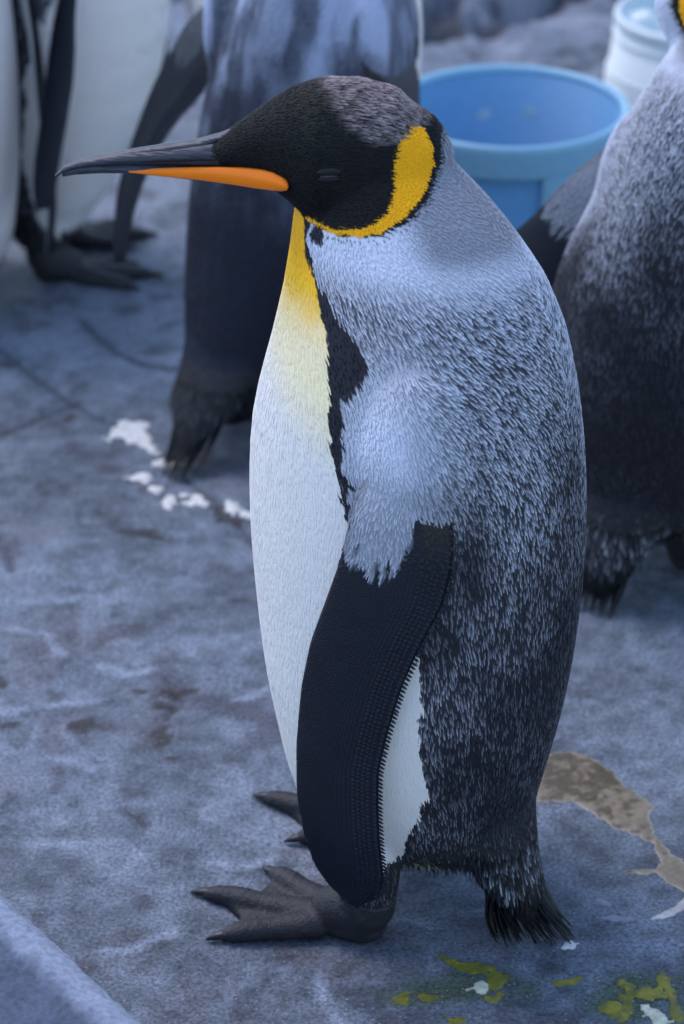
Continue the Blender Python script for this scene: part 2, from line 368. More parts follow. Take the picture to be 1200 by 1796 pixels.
# ================================================================== king penguins
# local frame of a bird: x forward, y its left, z up, origin on the ground between the feet
HUNCHED = np.array([(.068, -.004, .074, .046), (.08, -.002, .097, .068), (.10, .002, .111, .093), (.15, .003, .121, .115), (.20, .001, .131, .126), (.25, .002, .140, .133), (.30, .002, .146, .134), (.35, .003, .150, .135), (.40, .004, .153, .133), (.45, .005, .152, .130), (.50, .006, .149, .124), (.55, .003, .138, .118), (.60, .002, .126, .102), (.64, .008, .114, .088), (.67, .017, .102, .076), (.70, .029, .088, .066), (.73, .045, .066, .056), (.755, .056, .040, .040)])
UPRIGHT = np.array([(.040, -.008, .065, .075), (.07, -.004, .095, .100), (.12, .000, .112, .115), (.20, .006, .126, .125), (.30, .010, .136, .130), (.40, .010, .137, .129), (.50, .005, .124, .121), (.57, .000, .107, .106), (.63, -.005, .083, .083), (.68, -.006, .064, .064), (.74, -.002, .054, .054), (.79, .004, .050, .048), (.83, .008, .036, .036)])
HEAD = [(-.088, .004, .008, .008), (-.080, .003, .024, .026), (-.070, .001, .038, .036), (-.056, -.004, .051, .044), (-.035, -.001, .064, .050), (-.005, .000, .069, .053), (.024, .002, .066, .050), (.048, .0105, .0495, .037), (.070, .0110, .0335, .0265), (.090, .0070, .0225, .0200), (.109, .0025, .0120, .0150), (.126, -.0005, .0065, .0115)]
HOOD = [(-.060, .10), (-.068, .046), (-.0775, .032), (-.0795, .012), (-.0690, -.0125), (-.0545, -.0270), (-.030, -.0400), (.005, -.0465), (.028, -.0445), (.044, -.0370), (.056, -.042), (.20, -.060), (.20, .10)]
EAR = [(-.055, .0405), (-.064, .0365), (-.0725, .022), (-.0735, .009), (-.0665, -.0090), (-.0535, -.0235), (-.034, -.0360), (-.015, -.0425), (.008, -.0455), (.034, -.0430), (.033, -.0405), (.008, -.0420), (-.010, -.0380), (-.025, -.0315), (-.0370, -.0215), (-.0415, -.0070), (-.0410, .013), (-.0440, .030)]
DARK = np.array([.016, .016, .024]); LIGHT = np.array([.62, .65, .77]); BLACK = np.array([.0042, .0040, .0050])
LEAD = [(-.012, .131, .524), (-.005, .135, .492), (0, .139, .460), (.006, .142, .427), (.019, .144, .385), (.034, .143, .341), (.044, .142, .292), (.049, .143, .231), (.049, .143, .177), (.045, .140, .140), (.037, .134, .101), (.021, .131, .079), (.002, .129, .071), (-.007, .129, .069)]
TRAIL = [(-.067, .115, .530), (-.079, .112, .500), (-.086, .113, .464), (-.087, .115, .433), (-.081, .122, .396), (-.068, .132, .364), (-.053, .139, .319), (-.041, .142, .270), (-.033, .143, .227), (-.033, .143, .185), (-.034, .141, .148), (-.035, .136, .114), (-.031, .133, .092), (-.016, .130, .074), (-.007, .129, .069)]
def resample(P, n):
    P = np.asarray(P, float); d = np.r_[0, np.cumsum(np.linalg.norm(np.diff(P, axis=0), axis=1))]
    # Catmull-like smoothing by dense interpolation and averaging
    t = np.linspace(0, d[-1], n * 6); Q = np.stack([np.interp(t, d, P[:, k]) for k in range(3)], 1)
    for _ in range(int(n * 1.2)): Q[1:-1] = .25 * Q[:-2] + .5 * Q[1:-1] + .25 * Q[2:]
    d = np.r_[0, np.cumsum(np.linalg.norm(np.diff(Q, axis=0), axis=1))]
    t = np.linspace(0, d[-1], n); return np.stack([np.interp(t, d, Q[:, k]) for k in range(3)], 1)
class Bird: pass
def frame_head(h):
    hy, hp = math.radians(h['yaw']), math.radians(h['pitch'])
    f = np.array([math.cos(hy) * math.cos(hp), math.sin(hy) * math.cos(hp), -math.sin(hp)]); l = np.array([-math.sin(hy), math.cos(hy), 0]); return f, l, np.cross(f, l)
def paint(B, P):
    """plumage colours of points: skin, tip, side, length, width, class"""
    pr = B.prof; zz = P[:, 2] * B.zk; n = len(P)
    u0, a, b = (np.interp(P[:, 2], pr[:, 0], pr[:, k]) for k in (1, 2, 3))
    w = P[:, 1] - B.sway * P[:, 2]; uu = P[:, 0] - B.lean * P[:, 2]
    phi = np.degrees(np.arctan2(np.abs(w) / b, (uu - u0) / a))
    nz = fbm(P, 55, 3, 301 + B.seed); nf = fbm(P, 160, 3, 305 + B.seed); nb = fbm(P, 14, 4, 309 + B.seed)
    Q = P - B.hc; s = Q @ B.hf; hw = Q @ B.hl; v = Q @ B.hu
    phb = np.interp(zz, [.05, .105, .15, .19, .25, .31, .35, .42, .468, .50, .54, .584, .609, .648, .662, .70], [98, 106, 115, 121, 116, 116, 114, 98, 88, 84, 78, 74, 70, 59, 50, 44])
    pho = np.interp(zz, [.40, .475, .533, .561, .593, .609, .629, .649, .67], [91, 90, 84, 81.5, 91, 86, 73, 61, 52])
    pj = phi + (nf - .5) * 5 + (nz - .5) * 3
    belly = pj < phb; band = (~belly) & (phi + (nz - .5) * 9 + (nf - .5) * 5 < pho) & (zz > .40)
    # --- grey coat
    lm = np.interp(zz, [.06, .12, .25, .36, .45, .55, .62], [.36, .36, .46, .60, .88, 1.05, 1.05])
    lm = lm * np.clip(1.35 - .9 * smooth(.46, .66, nb) * smooth(.60, .40, zz), .12, 1.2)
    lm = lm * (1 - .85 * np.exp(-((phi - 131) / 9) ** 2 - ((zz - .428) / .045) ** 2)) * (1 - .5 * np.exp(-((phi - 155) / 12) ** 2 - ((zz - .39) / .035) ** 2))
    lm = lm * (1 - .80 * np.exp(-((phi - 152) / 15) ** 2 - ((zz - .18) / .085) ** 2))
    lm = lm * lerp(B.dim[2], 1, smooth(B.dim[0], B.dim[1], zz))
    lm = lm * (1 - .16 * smooth(112, 135, phi) * smooth(.68, .60, zz))
    lm = lm * (1 - .55 * smooth(148, 178, phi) * smooth(.62, .45, zz))
    fine = smooth(.630, .675, zz) + 1.15 * np.exp(-((phi - 100) / 18) ** 2 - ((zz - .520) / .075) ** 2)      # close, smooth plumage of neck and shoulder
    fine = np.clip(fine + B.sleek, 0, 1)
    nk = smooth(.655, .685, zz) * smooth(105, 132, phi); lm = lm * (1 - .62 * nk)
    lt_ = LIGHT if not B.sleek else LIGHT * np.array([.66, .72, .82])
    if B.sleek: lm = lm * (.35 + .85 * smooth(.38, .62, fbm(P * [1, 1, .16], 34, 3, 311)))
    dk_ = DARK if not B.sleek else np.array([.011, .013, .026])
    tip = dk_ + (lt_ - dk_) * np.clip(lm, 0, 1.1)[:, None]
    side = dk_ + (lt_ * .9 - dk_) * (np.clip(lm, 0, 1) * (.04 + .90 * fine))[:, None]
    skin = dk_ + (lt_ - dk_) * (lm * (.04 + .80 * fine))[:, None]
    
    L = lerp(.0088, .0050, fine); Wd = lerp(.0025, .0017, fine)
    L = L + .0015 * smooth(.5, .3, zz)
    cls = np.full(n, 2)
    # --- dark band and belly
    for arr in (tip, side, skin): arr[band] = DARK * 1.0
    cls[band] = 1
    wh = np.tile(np.array([.79, .75, .725]), (n, 1))
    k = smooth(.520, .590, zz + (phi - 50) * .0009); wh = mixc(wh, (.94, .80, .48), k * .9)
    k = smooth(.590, .640, zz + (nz - .5) * .02); wh = mixc(wh, (.96, .54, .02), k)
    k = smooth(.635, .665, zz); wh = mixc(wh, (.96, .44, .008), k * .8)
    for arr in (tip, side, skin): arr[belly] = wh[belly]
    side[belly] *= .955; skin[belly] *= .97; cls[belly] = 0; L[belly] = .0100; Wd[belly] = .0019
    # --- legs: mottled grey brown
    leg = (P[:, 2] + (nf - .5) * .02 < np.interp(phi, [70, 95, 112, 125], [.082, .090, .112, .125]))
    g = np.where(nf > .5, .16 if not B.sleek else .03, .035 if not B.sleek else .01)[leg]; tip[leg] = np.stack([g, g, g * 1.08], 1); side[leg] = (.03, .03, .035); skin[leg] = (.03, .03, .035); cls[leg] = 2
    L[leg] = .007; Wd[leg] = .0020
    tl = (P[:, 0] < -.078) & (P[:, 2] < .10); tk = smooth(.050, .085, P[:, 2] + (nf - .5) * .03)[tl]
    tip[tl] = BLACK + (LIGHT * (.75 if not B.sleek else .12) - BLACK) * (tk * (.3 + .7 * (nf[tl] > .5)))[:, None]; side[tl] = BLACK; skin[tl] = BLACK; L[tl] = .014; Wd[tl] = .0028
    # --- hood, ear patch, crown
    sj = s + (nf - .5) * .0014; vj = v + (nz - .5) * .0022
    near = np.linalg.norm(Q, axis=1) < .30
    hood = near & inpoly(sj, vj, HOOD) & (np.abs(hw) < .075)
    ear = near & inpoly(sj, vj, EAR)
    for arr in (tip, side, skin): arr[hood] = BLACK
    cls[hood] = 3; L[hood] = .0050; Wd[hood] = .0013
    gl = hood & (v > .012) & (s > .0); gg = np.exp(-((s - .030) / .020) ** 2 - ((v - .045) / .022) ** 2 - ((hw - .03) / .03) ** 2)
    tip[hood] = tip[hood] + (gg[hood] * smooth(.40, .7, nf[hood]))[:, None] * np.array([.016, .042, .020])  # greenish sheen of the hood, painted into the tip colour
    cl_ = np.interp(s, [-.062, -.045, -.018, .001, .011, .032], [.040, .034, .029, .040, .054, .066])
    ck = smooth(-.004, .007, v - cl_ + (nz - .5) * .016) * smooth(.036, .022, s) * smooth(-.072, -.058, s) * (.45 + .55 * smooth(.36, .46, nf))
    cr = hood & (ck > .02) & ~ear
    tip[cr] = mixc(tip[cr], (.34, .275, .285), ck[cr]); side[cr] = mixc(side[cr], (.05, .04, .042), ck[cr]); cls[cr & (ck > .2)] = 5
    L[cls == 5] = .0085; Wd[cls == 5] = .0014
    yl = np.array([.98, .47, .006])
    for arr in (tip, side, skin): arr[ear] = yl
    side[ear] *= np.array([.92, .84, .8]); cls[ear] = 4; L[ear] = .0028; Wd[ear] = .0013
    spot = near & (np.hypot((s - .022) / .006, (v + .052) / .0075) < 1 + (nf - .5)) & (hw * B.sidew > .02)
    for arr in (tip, side, skin): arr[spot] = DARK * 1.6
    edge = near & (~hood) & (~ear) & (segdist(s, v, HOOD) < .0028) & (s < .02) & (s > -.09)
    for arr in (tip, side): arr[edge] *= .22
    return dict(tip=tip, side=side, skin=skin, L=L, W=Wd, cls=cls, s=s, v=v, phi=phi, zz=zz, near=near, lm=lm, fine=fine)
def flow(B, P, q):
    d = np.tile(np.array([-.10, 0, -1.0]), (len(P), 1))
    k = smooth(.40, .62, q['zz']); d[:, 0] -= .62 * k; d[:, 1] -= .55 * k * np.sign(P[:, 1]) * smooth(85, 125, q['phi'])
    hd = np.isin(q['cls'], (3, 4, 5)) * 1.0
    back = -B.hf + B.hu * -.15
    d = d * (1 - hd)[:, None] + back * hd[:, None]
    j = vnoise(P, 40, 401) - .5; j2 = vnoise(P, 40, 403) - .5
    d[:, 0] += j * .35; d[:, 1] += j2 * .35
    return d
def coat(B, V, T, Nn, rng):
    out = []
    qv = paint(B, V); c = qv['cls']; sc = B.lod
    for cl, r in ((0, .0030), (1, .0026), (2, .0026), (3, .0017), (4, .0016), (5, .0018)):
        m = (c == cl) * 1.0
        if cl == 2: m = m * (1.0)
        if m.sum() == 0: continue
        P, Q = sample(V, T, Nn, r * sc, rng, m)
        if len(P) == 0: continue
        q = paint(B, P); f = q['cls'] == cl
        P, Q = P[f], Q[f]; q = {k: x[f] for k, x in q.items()}
        if len(P) == 0: continue
        n = len(P); D = flow(B, P, q); rv = rng.random(n); r3 = rng.random(n)
        tip, side, skin = q['tip'].copy(), q['side'].copy(), q['skin'].copy()
        L = q['L'] * (.65 + .7 * rv) * (sc ** .8); W = q['W'] * (.85 + .3 * r3) * sc; lift = .0005 * np.ones(n)
        if cl == 2:
            fn = q['fine']; k = lerp(.60 + .80 * rv, .86 + .18 * rv, fn); dark = rng.random(n) > np.clip(.30 + .56 * q['lm'] + .45 * q['fine'], 0, 1)
            k = np.where(dark, .12, k); tip = tip * k[:, None]; side = side * np.where(dark, .4, 1)[:, None]; tip = np.maximum(tip, DARK * .7)
            lift = np.full(n, .0006)
        elif cl == 0:
            tip = tip * (.93 + .12 * rv)[:, None]; lift = np.full(n, .00026)
        elif cl in (3, 5):
            tip = tip * (.5 + 1.1 * rv)[:, None]; lift = np.full(n, .00030 if cl == 3 else .0005)
            D = D + (rng.random((n, 3)) - .5) * .2
        elif cl == 4:
            tip = tip * (.88 + .24 * rv)[:, None]; D = D * .8 + np.array([0, 0, -.7]); D = D + (rng.random((n, 3)) - .5) * .25
        else:
            tip = tip * (.6 + .9 * rv)[:, None]
        out.append(feathers(P, Q, D, L, W, lift * (sc ** .5), skin, tip, side))
    return merge(out)
def make_flipper(B, mp, root, rng, grey_edge=True, m=96, n=26):
    """mp maps the template (forward, out, up) to the bird frame; returns nothing, adds flipper > scales"""
    Ld = resample(LEAD, m); Tr = resample(TRAIL, m)
    ts = np.linspace(0, 1, m); ss = np.linspace(0, 1, n)
    def surf(i_t, s, side):
        """template point for fractional row and chord position"""
        i0 = np.clip(np.floor(i_t).astype(int), 0, m - 2); fr = i_t - i0
        a = Ld[i0] * (1 - fr)[:, None] + Ld[i0 + 1] * fr[:, None]; b = Tr[i0] * (1 - fr)[:, None] + Tr[i0 + 1] * fr[:, None]
        t = i_t / (m - 1)
        p = a + (b - a) * s[:, None]
        ch = np.linalg.norm(b - a, axis=1)
        th = (.018 * (1 - t) + .007) * np.minimum(1, ch / .03) * ((s + .0) ** .42) * ((1 - s) ** .85) * 1.6
        inner = .018 * smooth(.13, .0, t)
        p = p.copy(); p[:, 1] += side * th * .5 + .006 * np.sin(PI * s) * smooth(0, .3, t) - inner
        return p, ch
    I, J = np.meshgrid(np.arange(m, dtype=float), ss, indexing='ij')
    Vo, _ = surf(I.ravel(), J.ravel(), 1.0); Vi, _ = surf(I.ravel(), J.ravel(), -1.0)
    V = np.concatenate([Vo, Vi]); k = m * n; F = []
    ii = np.arange(k).reshape(m, n)
    F += [tuple(q) for q in np.stack([ii[:-1, :-1], ii[:-1, 1:], ii[1:, 1:], ii[1:, :-1]], -1).reshape(-1, 4)]
    jj = ii + k
    F += [tuple(q) for q in np.stack([jj[:-1, :-1], jj[1:, :-1], jj[1:, 1:], jj[:-1, 1:]], -1).reshape(-1, 4)]
    for a in range(m - 1):
        F.append((ii[a, 0], ii[a + 1, 0], jj[a + 1, 0], jj[a, 0])); F.append((ii[a, -1], jj[a, -1], jj[a + 1, -1], ii[a + 1, -1]))
    F.append(tuple(list(ii[0]) + list(jj[0, ::-1])))
    navy = np.array([.0070, .0088, .0190])
    def colour(p, outer):
        c = np.tile(navy, (len(p), 1)); nzz = fbm(p, 40, 3, 501); n3 = fbm(p * [1, 1, .25], 230, 2, 503)
        c *= (1 + .6 * (nzz - .5))[:, None]
        if outer:
            ed = np.interp(p[:, 0], [-.075, -.062, -.055, -.045, -.025, -.012, .005, .02], [.545, .520, .455, .432, .428, .436, .446, .462])
            g = smooth(-.004, .004, p[:, 2] - ed + (n3 - .5) * .045 + (nzz - .5) * .012)
            lead = smooth(.012, .0, np.interp(p[:, 2], [q[2] for q in LEAD[::-1]], [q[0] for q in LEAD[::-1]]) - p[:, 0])
            c = mixc(c, LIGHT * B.wingl, g * (1 - .45 * lead)); c = mixc(c, (.028, .022, .022), smooth(-.058, -.068, p[:, 0]) * smooth(.43, .47, p[:, 2]))
        else: c = np.tile(np.array([.62, .63, .65]), (len(p), 1))
        return c
    co_ = colour(Vo, True); co_ = np.where(co_.mean(1, keepdims=True) > .06, co_ * .58, co_)
    colr = np.concatenate([co_, colour(Vi, False)])
    # the white underside shows as a thin pale line along the trailing edge
    o = mesh_obj('flipper', mp(V), F, M_FLIPPER, root, colr)
    # rows of small scale feathers following the trailing edge
    out = []; chs = np.linalg.norm(Tr - Ld, axis=1); length = np.linalg.norm(np.diff((Ld + Tr) / 2, axis=0), axis=1).sum()
    d = .0010; row = 0; sc = B.lod
    while d < .105:
        step = (.0042 if d < .026 else lerp(.0042, .0024, min(1, (d - .026) / .02))) * sc
        along = (.0040 if d < .026 else .0026) * sc
        cnt = int(length / along); it = (np.arange(cnt) + (.5 if row % 2 else 0) + (rng.random(cnt) - .5) * .25) / cnt * (m - 1.01)
        it = np.clip(it, 0, m - 1.01)
        ch = np.interp(it, np.arange(m), chs); s = 1 - d / np.maximum(ch, 1e-4); ok = s > .02
        it, s = it[ok], s[ok]
        zz_ = np.interp(it, np.arange(m), Ld[:, 2]); hi_ = zz_ > .425; it = np.clip(it + hi_ * (rng.random(len(it)) - .5) * 1.1, 0, m - 1.01); s = np.clip(s + hi_ * (rng.random(len(it)) - .5) * .05, .01, .995)
        if len(it):
            p, _ = surf(it, s, 1.0); e = .35
            p2, _ = surf(np.clip(it + e, 0, m - 1.001), s, 1.0); p1, _ = surf(np.clip(it - e, 0, m - 1.001), s, 1.0)
            q2, _ = surf(it, np.clip(s + .02, 0, 1), 1.0); q1, _ = surf(it, np.clip(s - .02, 0, 1), 1.0)
            D = unit(p2 - p1); Cx = unit(q2 - q1); D = unit(D + Cx * ((vnoise(p, 60, 507) - .5) * .8 * (p[:, 2] > .42))[:, None]); Nn = unit(np.cross(Cx, D)); Nn *= np.sign(Nn[:, 1:2] + 1e-9)
            c = colour(p, True); gm = c.mean(1) > .10
            r1 = rng.random(len(p))
            L = np.where(gm, .0066, along * 1.45) * (.85 + .3 * r1); W = np.where(gm, .0018, step * .95)
            if row == 0: D = unit(D * .55 + Cx * .9); L = np.full(len(p), .0060); W = np.full(len(p), .0030)
            elif row == 1: D = unit(D * .8 + Cx * .5)
            tip = c * (.8 + .5 * r1)[:, None] * np.where(gm, 1.25, 1.45)[:, None]; sd = c * np.where(gm, .62, .65)[:, None]
            lf = np.where(d < .026, .0015, .0006) * sc
            out.append(feathers(p, Nn, D, L, W, lf, c * .5, tip, sd))
        d += step; row += 1
    Vv, Fv, Cv = merge(out)
    if mp(np.array([[0, 0, 0], [1, 0, 0], [0, 1, 0], [0, 0, 1.]])).__len__():
        A = mp(np.array([[0, 0, 0], [1, 0, 0], [0, 1, 0], [0, 0, 1.]])); det = np.linalg.det(A[1:] - A[0])
        if det < 0: Fv = Fv[:, ::-1]
    s_ = mesh_obj('flipper_scale_rows', mp(Vv), np.ascontiguousarray(Fv), M_FLIPPER, o, Cv); tag(s_, kind='stuff')
    return o
def make_foot(B, ankle, tips, root, rng, hock=.055, vox=.0026):
    """tips: inner, middle, outer toe ends on the ground"""
    a = np.array(ankle, float); parts = []; T = [np.array(t, float) for t in tips]
    base = a + np.array([.022, 0, 0.012])
    parts.append(tube([a + [-.014, 0, hock], a + [-.010, 0, hock * .7], a + [-.002, 0, .030], a + [.014, 0, .023], a + [.036, 0, .015]], [.026, .028, .030, .028, .021], 18, 1.0, (0, 1, 0)))
    parts.append(ellipsoid(a + [-.004, 0, .016], (.026, .024, .018)))
    roots = []
    for k, t in enumerate(T):
        p0 = base + np.array([.006, (t[1] - a[1]) * .22, 0]); roots.append(p0)
        v = t - p0; L = np.linalg.norm(v[:2]); q = [p0 + v * x for x in (0, .18, .36, .52, .66, .8, .9, 1)]
        hh = [.016, .0155, .014, .0125, .013, .012, .0105, .007]
        rr = [.016, .0150, .0132, .0118, .0122, .0110, .0095, .0055]
        for i in range(8): q[i] = np.array([q[i][0], q[i][1], hh[i] * .85])
        parts.append(tube(q, rr, 14, .85))
    for i in (0, 1):                                                    # webs
        A, Bp = roots[i], roots[i + 1]; t0, t1 = T[i], T[i + 1]
        fa = A + (t0 - A) * .86; fb = Bp + (t1 - Bp) * .86; mid = (A + Bp) / 2 + ((t0 + t1) / 2 - (A + Bp) / 2) * .74
        top = [A, fa, lerp(fa, mid, .5) + [.002, 0, 0], mid, lerp(mid, fb, .5) + [.002, 0, 0], fb, Bp]
        Vt = [np.array([p[0], p[1], (.0170 if j in (0, 6) else .0088)]) for j, p in enumerate(top)]; Vb = [np.array([p[0], p[1], -.001]) for p in top]; n = len(top)
        ordr = list(range(n))
        area = sum(top[j][0] * top[(j + 1) % n][1] - top[(j + 1) % n][0] * top[j][1] for j in range(n))
        if area < 0: ordr = ordr[::-1]
        V = [Vt[j] for j in ordr] + [Vb[j] for j in ordr]
        F = [tuple(range(n)), tuple(range(2 * n - 1, n - 1, -1))] + [(j, j + n, (j + 1) % n + n, (j + 1) % n) for j in range(n)]
        parts.append((np.array(V), F))
    V, Tt = remesh(parts, vox, 5, .5)
    nn = fbm(V, 60, 4, 601); wr = np.sin((V[:, 0] - a[0]) * 900 + nn * 4) * .5 + .5
    c = np.tile(np.array([.019, .018, .023]), (len(V), 1)) * (.6 + .8 * nn)[:, None]
    c = mixc(c, (.038, .035, .040), smooth(.55, .7, fbm(V, 120, 3, 603)) * .6)
    V[:, 2] += (fbm(V, 230, 2, 607) - .5) * .0012 + (wr - .5) * .0006 * smooth(.05, .09, V[:, 0] - a[0])
    o = mesh_obj('foot', V, Tt, M_FOOT, root, c)
    for k, t in enumerate(T):
        d = unit(np.r_[(t - roots[k])[:2], 0]); p = np.array([t[0], t[1], .0075])
        v, f = tube([p - d * .016 + [0, 0, .001], p - d * .006 + [0, 0, .0015], p + d * .005 + [0, 0, -.0005], p + d * .013 + [0, 0, -.0035]], [.0050, .0056, .0044, .0012], 12, .8)
        mesh_obj('claw', v, f, M_CLAW, o)
    return o
def make_tail(B, base, tips, root, n, rng, tw=.0036):
    """separate stiff quills, each its own mesh"""
    b0, b1 = (np.array(x, float) for x in base); t0, t1 = (np.array(x, float) for x in tips)
    for k in range(n):
        x = (k + .5 * rng.random()) / n; layer = (k % 3)
        p0 = b0 + (b1 - b0) * x + [-.010 + layer * .006, 0, layer * .003]
        p3 = t0 + (t1 - t0) * x + np.array([(rng.random() - .5) * .014, (rng.random() - .5) * .010, 0])
        p3[2] = .002 + layer * .0015
        if layer != 1: p3 = p0 + (p3 - p0) * (.84 + .16 * rng.random())
        bow = np.array([.006, (rng.random() - .5) * .006, -.004])
        m = 10; R = []; ax = unit(p3 - p0); tw_ = tw * (.8 + .4 * rng.random()); rot = (rng.random() - .5) * 1.2
        s0 = unit(np.cross(ax, (-1., 0, .35))); h0 = np.cross(s0, ax); sd = s0 * math.cos(rot) + h0 * math.sin(rot); hh = np.cross(sd, ax)
        for j in range(m):
            t = j / (m - 1); p = p0 + (p3 - p0) * t + bow * math.sin(PI * t)
            wd = tw_ * (1 - .25 * t) * (1 if t < .6 else max(.08, ((1 - t) / .4) ** .8))
            R.append((p, sd * wd, hh * .0009 * (1 - .6 * t)))
        v, f = loft(R, 8); mesh_obj('tail_feather', v, f, M_TAIL, root)
def make_beak(B, root, eyes=True):
    def hp(s, w, v): return B.hc + B.hf * s + B.hl * w + B.hu * v
    up = [(.060, .036, -.016, .020), (.085, .022, -.012, .0165), (.109, .0135, -.0115, .0140), (.143, .0075, -.0105, .0115), (.181, .0010, -.0115, .0095), (.210, -.0050, -.0135, .0078), (.229, -.0100, -.0165, .0060), (.241, -.0160, -.0215, .0038), (.2485, -.0240, -.0265, .0012)]
    R = [(hp(s, 0, (t + b) / 2), B.hl * w, B.hu * (t - b) / 2) for s, t, b, w in up]
    # denser stations, squarer ridge
    v, f = loft(R, 20); u = mesh_obj('upper_mandible', v, f, M_BEAK, root)
    R = [(hp(s, 0, v_), B.hl * w, B.hu * h) for s, v_, w, h in [(.086, .0275, .0012, .0012), (.094, .0222, .0040, .0026), (.105, .0155, .0062, .0036), (.125, .0085, .0076, .0040), (.150, .0040, .0074, .0036), (.185, -.0022, .0060, .0030), (.215, -.0083, .0042, .0024), (.233, -.0140, .0026, .0018)]]
    v, f = loft(R, 14); mesh_obj('culmen_ridge', v, f, M_BEAK, u)
    lo = [(.050, -.006, -.026, .0260), (.085, -.0095, -.0255, .0195), (.120, -.0110, -.0235, .0140), (.150, -.0090, -.0215, .0103), (.180, -.0095, -.0195, .0083), (.210, -.0110, -.0208, .0062), (.231, -.0150, -.0230, .0042), (.242, -.0195, -.0255, .0020)]
    R = [(hp(s, 0, (t + b) / 2), B.hl * w, B.hu * (t - b) / 2) for s, t, b, w in lo]
    v, f = loft(R, 20); l = mesh_obj('lower_mandible', v, f, M_BEAK, root)
    for sg in (1, -1):
        pl = [(.0462, -.0130, .0010, .0385), (.0475, -.0130, .0048, .0382), (.052, -.0125, .0072, .0365), (.060, -.0120, .0086, .0335), (.072, -.0122, .0088, .0288), (.088, -.0126, .0082, .0235), (.105, -.0131, .0071, .0190), (.125, -.0137, .0057, .0150), (.145, -.0145, .0044, .0120), (.165, -.0152, .0029, .0098), (.184, -.0158, .0012, .0082)]
        R = []
        for s, t, b, w in pl:
            R.append((hp(s, sg * w * .80, t), B.hl * w * .21, B.hu * b))
        v, f = loft(R, 18); mesh_obj('orange_plate', v, f, M_ORANGE, l)
        v, f = tube([hp(.085, sg * .0150, .002), hp(.12, sg * .0118, -.001), hp(.16, sg * .0095, -.0045), (hp(.19, sg * .0076, -.0075))], [.0010, .0016, .0014, .0006], 8)
        mesh_obj('nostril_groove', v, f, M_LID, u)
def make_eyes(B, root, surf):
    for sg in (1, -1):
        p0 = surf(.012, sg, .002)
        if p0 is None: continue
        p, nrm = p0; fx = unit(B.hf - nrm * (B.hf @ nrm)); uy = np.cross(nrm, fx) * (1 if np.cross(nrm, fx) @ B.hu > 0 else -1)
        def shape(rx, ry, rz, oy, tilt=-.12):
            v, f = ellipsoid((0, 0, 0), (1, 1, 1), 20, 12); X = fx * math.cos(tilt) + uy * math.sin(tilt); Y = -fx * math.sin(tilt) + uy * math.cos(tilt)
            return p + uy * oy + np.outer(v[:, 0] * rx, X) + np.outer(v[:, 1] * ry, Y) + np.outer(v[:, 2] * rz, nrm), f
        v, f = shape(.0080, .0016, .0017, -.0006); e = mesh_obj('eye', v, f, M_EYE, root)
        v, f = shape(.0110, .0036, .0017, .0030); mesh_obj('eyelid', v, f, M_LID, e)
        v, f = shape(.0098, .0026, .0015, -.0032); mesh_obj('eyelid', v, f, M_LID, e)
